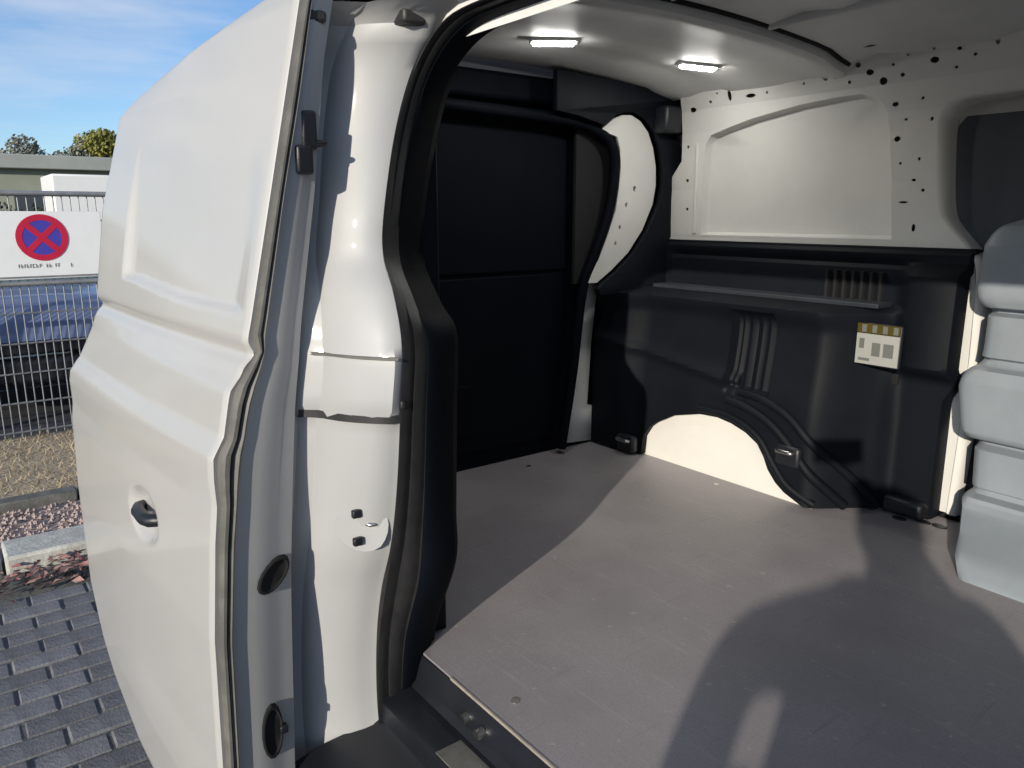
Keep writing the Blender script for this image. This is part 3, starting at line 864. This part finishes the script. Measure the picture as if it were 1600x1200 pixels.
# pressed panel set back behind the frame, with rolled lip
rows = []
cxm, czm = -1.60, 1.64
for s, d in ((1.0, .0005), (.992, .006), (.975, .022), (.955, .030), (.6, .031), (.0003, .031)):
    rows.append([(cxm + (u - cxm) * s, wall_y(czm + (v - czm) * s) + d, czm + (v - czm) * s) for u, v in densify(panel, .05)])
grid('pressed_panel', rows, 'inner_paint', van, close_u=True, ang=50)
tube('panel_bead', [(-1.985, wall_y(z) - .002, z) for z in (1.43, 1.55, 1.68, 1.76)], .007, 'inner_paint', van)
grid('wall_cavity', [[(-2.16, 2.46, .55), (-2.16, 2.46, 1.99)], [(1.03, 2.46, .55), (1.03, 2.46, 1.99)]], 'dark_cavity', van)
# rolled edge round the left door opening
lip = [(-.2, 1.838), (-.90, 1.826), (-1.03, 1.822), (-1.075, 1.813), (-1.101, 1.790), (-1.110, 1.755), (-1.100, 1.62), (-1.085, 1.52), (-1.06, 1.475), (-.99, 1.40), (-.970, 1.37), (-.960, 1.28), (-.960, 1.01), (-.972, .60)]
lp = spline([(u, wall_y(v) + .006, v) for u, v in lip], 4)
rows = [[p + Vector((dx, dy, dz)) for dx, dy, dz in ((0, -.012, 0), (.010, -.010, -.004), (.020, .004, -.008), (.022, .030, -.010), (.024, .06, -.010))] for p in lp]
grid('door_opening_flange', rows, 'inner_paint', van, ang=60)

# --- closed sliding door on the far side: dark window and moulded grey lining
ld = box('far_sliding_door', -1.10, .36, 2.47, 2.50, .45, 1.86, 'trim_plastic', van, .004)
ld['label'] = 'closed far sliding door with dark window and grey moulded lining'
wp = [(-1.085, 1.45), (-1.09, 1.70), (-1.085, 1.75), (-1.06, 1.785), (-1.02, 1.80), (.30, 1.80), (.30, 1.36), (-1.0, 1.36)]
prism('window', wp, lambda u, v: (u, 2.440, v), (0, .012, 0), 'tint', ld, .003)
XE = [(.50, -.76), (.585, -.785), (.64, -.83), (.700, -.895), (.712, -.893), (.724, -.885), (.745, -.880), (.862, -.885), (.880, -.892), (.900, -.915), (.92, -.922), (1.03, -.938), (1.065, -.930), (1.095, -.905), (1.112, -.898), (1.145, -.895), (1.238, -.895), (1.248, -.902), (1.268, -.916), (1.30, -.925), (1.42, -.922), (1.455, -.910), (1.475, -.888), (1.49, -.85), (1.50, -.82)]
YS = [(.50, 2.00), (.585, 2.02), (.62, 2.06), (.69, 2.25), (.705, 2.270), (.716, 2.275), (.722, 2.310), (.736, 2.315), (.746, 2.290), (.856, 2.286), (.868, 2.318), (.880, 2.318), (.889, 2.272), (.905, 2.262), (1.05, 2.258), (1.082, 2.268), (1.09, 2.305), (1.108, 2.315), (1.118, 2.286), (1.231, 2.284), (1.239, 2.315), (1.247, 2.315), (1.256, 2.272), (1.28, 2.262), (1.42, 2.272), (1.47, 2.295), (1.50, 2.35), (1.53, 2.42)]
zz = sorted(set([.5 + k * .012 for k in range(86)] + [a for a, b in YS]))
rows = []
for z in zz:
    xe, ys = interp(z, XE), interp(z, YS)
    r = [(xe + .002, 2.46, z), (xe, ys + .07, z), (xe + .004, ys + .03, z), (xe + .014, ys + .010, z), (xe + .032, ys + .001, z), (xe + .06, ys, z)]
    r += [(xe + .06 + (.34 - xe - .06) * k / 8, ys - .004 * math.sin(k), z) for k in range(1, 9)]
    rows.append(r)
gl = grid('door_lining', rows, 'grey_plastic', ld, ang=50)
box('grab_handle', -.80, -.70, 2.335, 2.40, 1.60, 1.70, 'grey_plastic', ld, .02, 3)

# --- wheel housing and black lower lining of the far side
ARC = [(-1.992, .585), (-1.985, .655), (-1.955, .700), (-1.92, .728), (-1.835, .774), (-1.718, .804), (-1.64, .808), (-1.58, .799), (-1.52, .780), (-1.472, .752), (-1.445, .715), (-1.425, .675), (-1.395, .640), (-1.36, .615), (-1.285, .584)]
hp = [(-2.02, .56), (-2.02, .70), (-1.95, .80), (-1.8, .86), (-1.6, .87), (-1.45, .82), (-1.36, .72), (-1.24, .62), (-1.24, .56)]
rows = []
for x in [-2.06 + .79 * k / 28 for k in range(29)]:
    zt = .58 + .32 * math.sqrt(max(0, 1 - ((x + 1.64) / .43) ** 2))
    rows.append([(x, 2.160, .56), (x, 2.160 - .004 * math.sin((x + 2) * 9), .58 + (zt - .58) * .5), (x, 2.163, zt - .03), (x, 2.175, zt - .008), (x, 2.20, zt), (x, 2.42, zt + .01)])
whs = grid('wheel_housing', rows, 'inner_paint', van, ang=50)
whs['label'] = 'bare white wheel housing'
def arc_z(x): return interp(x, ARC) if -1.992 < x < -1.285 else FZ + .004
def trim_y(x, z):
    base = 2.135 + .19 * smooth(-1.30, -1.12, x) - .035 * smooth(-1.98, -2.12, x)
    up = 2.362
    lg = 1.222
    k = smooth(lg - .014, lg + .008, z)          # ledge: lower part stands proud
    y = base * (1 - k) + up * k
    if z <= lg:
        y += .03 * smooth(.86, 1.14, z) * (1 - smooth(1.14, 1.21, z))
        # sloping rib
        rz = 1.0 - (x + 2.02) * .13
        if x < -1.58: y -= .016 * math.exp(-((z - rz) / .02) ** 2)
        # upright pocket
        a = smooth(-1.625, -1.610, x) * (1 - smooth(-1.46, -1.445, x)); b = smooth(.90, .93, z) * (1 - smooth(1.17, 1.19, z))
        y += .035 * a * b
        if x > -1.62 and x < -1.44 and .9 < z < 1.19: y += .0035 * math.sin((x + 1.62) * 2 * PI / .035)
    # swollen corner near the far door
    s = smooth(-1.19, -1.10, x)
    bl = smooth(1.00, 1.06, z) * (1 - smooth(1.32, 1.37, z))
    y = y * (1 - s * bl) + (2.285 + .03 * ((x + 1.04) / .1) ** 2) * s * bl
    s2 = smooth(-1.16, -1.12, x) * (1 - smooth(1.0, 1.05, z))
    y = y * (1 - s2) + 2.352 * s2
    # groove under the top edge
    y += .012 * math.exp(-((z - 1.352) / .010) ** 2) * smooth(-2.1, -2.05, x)
    y += .012 * smooth(1.385, 1.40, z)
    return y
xs = sorted(set([-2.243 + k * (2.243 - .965) / 124 for k in range(125)] + [a for a, b in ARC]))
xs = [x for x in xs if x <= -.965]
zrow = [.95 + .012 * k for k in range(22)] + [1.208, 1.213, 1.218, 1.224, 1.230] + [1.24 + .012 * k for k in range(13)] + [1.392, 1.397, 1.402]
zrow = sorted(set(round(z, 4) for z in zrow))
rows = []
for x in xs:
    zb = arc_z(x)
    lowcut = .0
    rr = [(x, trim_y(x, zb) + .05, zb + .004), (x, trim_y(x, zb) + .006, zb)]
    xo = x
    for k in range(20):
        z = zb + (.945 - zb) * k / 19
        rr.append((xo, trim_y(x, z), z))
    for z in zrow: rr.append((x, trim_y(x, z), z))
    # step back of the narrow lower front end
    if x > -1.062:
        q = smooth(-1.062, -.99, x)
        rr = [(p[0] - (.0 if p[2] > 1.0 else (x + 1.0) * smooth(1.01, .95, p[2]) if x > -1.0 else 0), p[1], p[2]) for p in rr]
    # upper rear corner is cut back beside the rear pillar
    if x < -2.10:
        rr = [(p[0] if p[2] < 1.235 else max(p[0], -2.112), p[1], p[2]) for p in rr]
    rows.append(rr)
o0 = rows[0]; rows.insert(0, [(p[0] - .006, p[1] + .012, p[2]) for p in o0]); rows.insert(0, [(p[0] - .006, p[1] + .15, p[2]) for p in o0])
o1 = rows[-1]; rows.append([(p[0] + .005, p[1] + .014, p[2]) for p in o1]); rows.append([(p[0] + .005, p[1] + .07, p[2]) for p in o1])
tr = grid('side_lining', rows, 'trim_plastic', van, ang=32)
tr['label'] = 'black plastic lower side lining'
box('lining_top', -2.11, -.966, 2.372, 2.40, 1.388, 1.404, 'trim_plastic', van, .004)
# raised ridges round the arch
for r_, pts in ((.013, [(-1.72, .826), (-1.58, .822), (-1.47, .778), (-1.405, .70), (-1.345, .640), (-1.262, .596)]),
                (.016, [(-1.60, .880), (-1.52, .868), (-1.43, .835), (-1.35, .775), (-1.28, .700), (-1.235, .640), (-1.205, .592)]),
                (.015, [(-1.56, .912), (-1.46, .905), (-1.36, .868), (-1.28, .800), (-1.215, .715), (-1.17, .640), (-1.145, .592)])):
    tube('arch_ridge', spline([(x, trim_y(x, z) - .002, z) for x, z in pts], 5), r_, 'trim_plastic', tr, seg=10)
for k in range(7):
    x = -1.40 + k * .030
    zc = 1.28
    box('vent_slot', x - .005, x + .005, 2.345, 2.368, 1.235, 1.325, 'dark_cavity', tr, .002)
box('tie_slot', -1.19, -1.13, 2.335, 2.352, .985, 1.02, 'dark_cavity', tr, .004)
box('shelf_lip', -2.09, -1.18, 2.270, 2.362, 1.221, 1.236, 'lip', tr, .003)
box('foot_block', -1.13, -1.0, 2.31, 2.38, FZ + .004, FZ + .06, 'black_plastic', tr, .015)
# sticker on the lining
lab = box('warning_sticker', -1.215, -1.085, 2.232, 2.236, 1.058, 1.150, 'sticker', tr, 0)
box('sticker_tab', -1.222, -1.082, 2.236, 2.252, 1.052, 1.182, 'black_plastic', tr, .006)
box('sticker_band', -1.215, -1.085, 2.2315, 2.2355, 1.152, 1.180, 'yellow', tr, 0)
D = [box_data(-1.205, -1.19, 2.2305, 2.2318, 1.105, 1.135), box_data(-1.165, -1.14, 2.2305, 2.2318, 1.085, 1.125), box_data(-1.13, -1.10, 2.2305, 2.2318, 1.085, 1.125), box_data(-1.205, -1.17, 2.2305, 2.2318, 1.068, 1.076)]
for d_ in D: multi('sticker_print', [d_], 'ink', tr, False)
D = [box_data(-1.20 + k * .032, -1.186 + k * .032, 2.2298, 2.2313, 1.155, 1.177) for k in range(4)]
for d_ in D: multi('sticker_stripe', [d_], 'ink', tr, False)
# lashing eyes
def lash(x, y, z, parent, s=1.0):
    b = box('lashing_point', x - .035 * s, x + .035 * s, y - .006, y + .03, z - .03 * s, z + .025 * s, 'black_plastic', parent, .01)
    tube('ring', spline([(x - .02 * s, y - .008, z + .012), (x - .018 * s, y - .022, z + .015), (x + .018 * s, y - .022, z + .015), (x + .02 * s, y - .008, z + .012)], 4), .006 * s, 'steel', b)
lash(-2.045, 2.100, .625, tr, 1.25)
lash(-1.345, 2.118, .748, tr, 1.25)
for x, y in ((-1.06, 2.30), (-1.0, 2.33), (-.955, 2.335)):
    prism('floor_eyelet', oval(x, y, .022, .014, 14), lambda u, v: (u, v, FZ), (0, 0, .004), 'black_plastic', van, .0015)

# --- ceiling: skin, wide rear bow with two lamps, ribs and the rail gap
def ceil_z(y): return 2.035 - .05 * ((y - 1.55) / .75) ** 2 - .02 * smooth(2.2, 2.35, y)
ys_ = [.80 + 1.56 * k / 24 for k in range(25)]
grid('ceiling', [[(x, y, ceil_z(y) - (.012 if i % 2 else 0)) for y in ys_] for i, x in enumerate([-2.3 + 3.36 * k / 33 for k in range(34)])], 'ceiling_paint', van, ang=60)
rows = []
for x, d in ((-2.27, .020), (-2.2, .030), (-2.05, .034), (-1.98, .026), (-1.90, .026), (-1.86, .036), (-1.70, .040), (-1.60, .034), (-1.52, .036), (-1.47, .044), (-1.445, .044), (-1.435, .036), (-1.432, .012)):
    rows.append([(x + .045 * (y - 1.5), y, ceil_z(y) - d) for y in ys_])
bow = grid('roof_bow', rows, 'ceiling_paint', van, ang=40)
rows = []
for x, d in ((-.62, .010), (-.61, .036), (-.56, .042), (-.50, .042), (-.45, .036), (-.44, .010)):
    rows.append([(x, y, ceil_z(y) - d) for y in ys_])
grid('roof_bow', rows, 'ceiling_paint', van, ang=40)
for y in (1.15, 1.55, 1.95):
    tube('ceiling_rib', [(x, y, ceil_z(y) - .006) for x in (-1.40, -1.0, -.66)], .016, 'ceiling_paint', van, seg=8)
tube('bow_gap_shade', [(-1.420 + .045 * (y - 1.5), y, ceil_z(y) - .010) for y in ys_], .010, 'dark_cavity', van, seg=6)  # dark tube drawn in as the shadow along the bow's front edge
for (x, y, ry) in ((-1.845, 1.545, .060), (-1.750, 2.075, .055)):
    z = ceil_z(y) - .040
    a = math.atan2(.10, .08)
    o = box('lamp_housing', -.030, .030, -ry - .012, ry + .012, -.006, .012, 'ceiling_paint', bow, .006)
    o.location = (x, y, z); o.rotation_euler = (math.atan((ceil_z(y + .05) - ceil_z(y - .05)) / .1), 0, -.62)
    l = box('lamp_lens', -.020, .020, -ry, ry, -.012, -.004, 'lamp', o, .004)
for x0, x1, y_, z_ in ((-1.31, -1.20, 2.268, 1.985), (-1.17, -1.02, 2.262, 1.995), (-.98, -.80, 2.256, 2.000)):
    box('rail_gap', x0, x1, y_, y_ + .012, z_ - .008, z_ + .006, 'dark_cavity', van, .002)
box('corner_slot', -2.05, -2.0, 2.30, 2.32, 1.955, 1.962, 'dark_cavity', van, 0)

# ================================================================== THE PHOTOGRAPHER (behind the camera; only the shadow shows)
pp = Vector((.43, -.50, 0))
pf = Vector((math.cos(YAW), math.sin(YAW), 0)); pr = Vector((math.sin(YAW), -math.cos(YAW), 0))
per = empty('person', pp); tag(per, 'person in dark jacket taking the picture, seen only as a shadow on the load floor', 'person')
def L(f, r, z): return pf * f + pr * r + Vector((0, 0, z * .89))
def skin(name, pts, edges, m, parent, sub=2):
    me = bpy.data.meshes.new(name)
    me.from_pydata([tuple(p[0]) for p in pts], edges, [])
    o = _link(name, me, m, parent, False)
    md = o.modifiers.new('skin', 'SKIN'); md.use_smooth_shade = True
    sv = me.skin_vertices[0].data
    for i, p in enumerate(pts):
        r = p[1]; sv[i].radius = r if isinstance(r, tuple) else (r, r)
        sv[i].use_root = (i == 0)
    s = o.modifiers.new('sub', 'SUBSURF'); s.levels = sub; s.render_levels = sub
    return o
hand = {}
P = [(L(0, .05, .95), (.20, .125)), (L(0, .05, 1.12), (.225, .115)), (L(.01, .05, 1.30), (.22, .125)), (L(0, .05, 1.43), (.19, .085)), (L(.0, .05, 1.50), (.085, .08)), (L(.02, .05, 1.58), .075)]
Ed = [(0, 1), (1, 2), (2, 3), (3, 4), (4, 5)]
for s in (-1, 1):
    i = len(P)
    if s > 0:
        P += [(L(.0, .24, 1.405), .075), (L(.12, .31, 1.26), .060), (L(.42, .22, 1.50), .045), (L(.55, .18, 1.61), .034)]
        hand[s] = L(.58, .175, 1.635)
    else:
        P += [(L(.0, -.18, 1.425), .07), (L(.0, -.305, 1.41), .064), (L(-.01, -.34, 1.27), .056), (L(.06, -.30, 1.20), .05), (L(.13, -.16, 1.19), .042)]
        hand[s] = L(.15, -.12, 1.19)
        Ed += [(i + 3, i + 4)]
    Ed += [(3, i), (i, i + 1), (i + 1, i + 2), (i + 2, i + 3)]
    i = len(P)
    P += [(L(0, .05 + s * .10, .88), .105), (L(.02, .05 + s * .12, .50), .068), (L(-.01, .05 + s * .13, .10), .045), (L(.0, .05 + s * .13, .055), .045), (L(.15, .05 + s * .15, .045), .042)]
    Ed += [(0, i), (i, i + 1), (i + 1, i + 2), (i + 2, i + 3), (i + 3, i + 4)]
skin('body', P, Ed, 'jacket', per)
hv = []; hf = []
rows = []
for k, (z, rx, ry, df) in enumerate([(1.535, .03, .035, .05), (1.55, .055, .06, .045), (1.58, .070, .082, .04), (1.62, .076, .094, .035), (1.66, .078, .098, .03), (1.70, .075, .095, .028), (1.73, .062, .080, .026), (1.752, .038, .05, .025), (1.758, .005, .006, .025)]):
    ring = []
    for j in range(24):
        a = 2 * PI * j / 24
        f_, r_ = math.cos(a) * ry + df, math.sin(a) * rx
        if abs(a) < .2 or a > 2 * PI - .2:
            f_ += {2: .004, 3: .022, 4: .016}.get(k, 0)
        ring.append(L(f_, r_ + .05, z))
    rows.append(ring)
grid('head', rows, 'skin', per, close_u=True, ang=70)
rows = []
for z, rx, ry, df in [(1.60, .078, .07, -.01), (1.66, .086, .09, .0), (1.71, .085, .102, .018), (1.745, .068, .088, .02), (1.766, .03, .04, .02), (1.77, .004, .005, .02)]:
    rows.append([L(math.cos(2 * PI * j / 20) * ry + df - .012, math.sin(2 * PI * j / 20) * rx + .05, z) for j in range(20)])
grid('hair', rows, 'hair', per, close_u=True, ang=70)
for s in (-1, 1):
    multi('ear', [tube_data([L(.02, .05 + s * .078, 1.60), L(.012, .05 + s * .088, 1.63), L(.018, .05 + s * .082, 1.66)], .012, 6)], 'skin', per)
    multi('eye', [tube_data([L(.118, .05 + s * .03, 1.648), L(.126, .05 + s * .03, 1.648)], .010, 8)], 'sign_white', per)
    h = hand[s]
    HP = [(h, (.030, .022)), (h + L(.02, -s * .01, .04), (.036, .018))]; HE = [(0, 1)]
    for q in range(4):
        b = len(HP); o_ = L(.025, -s * .005, .025 + .018 * q)
        HP += [(h + o_, .010), (h + o_ + L(.03, -s * .022, .004), .009), (h + o_ + L(.034, -s * (.045 + .004 * (q % 2)), .003), .008)]
        HE += [(1, b), (b, b + 1), (b + 1, b + 2)]
    b = len(HP)
    HP += [(h + L(.0, -s * .02, .03), .011), (h + L(.005, -s * .045, .045), .009)]; HE += [(0, b), (b, b + 1)]
    skin('hand', HP, HE, 'skin', per, 1)
ph = empty('phone', CAM - fwd * .03); tag(ph, 'black smartphone held up by the person outside the opening', 'phone')
q = fwd.to_track_quat('-Z', 'Y')
o = box('phone_body', -.078, .078, -.037, .037, -.004, .004, 'phone', ph, .003)
o.rotation_euler = q.to_euler(); o.location = (0, 0, 0)
o = box('phone_screen', -.072, .072, -.034, .034, .0042, .0048, 'tint', ph, 0)
o.rotation_euler = q.to_euler()
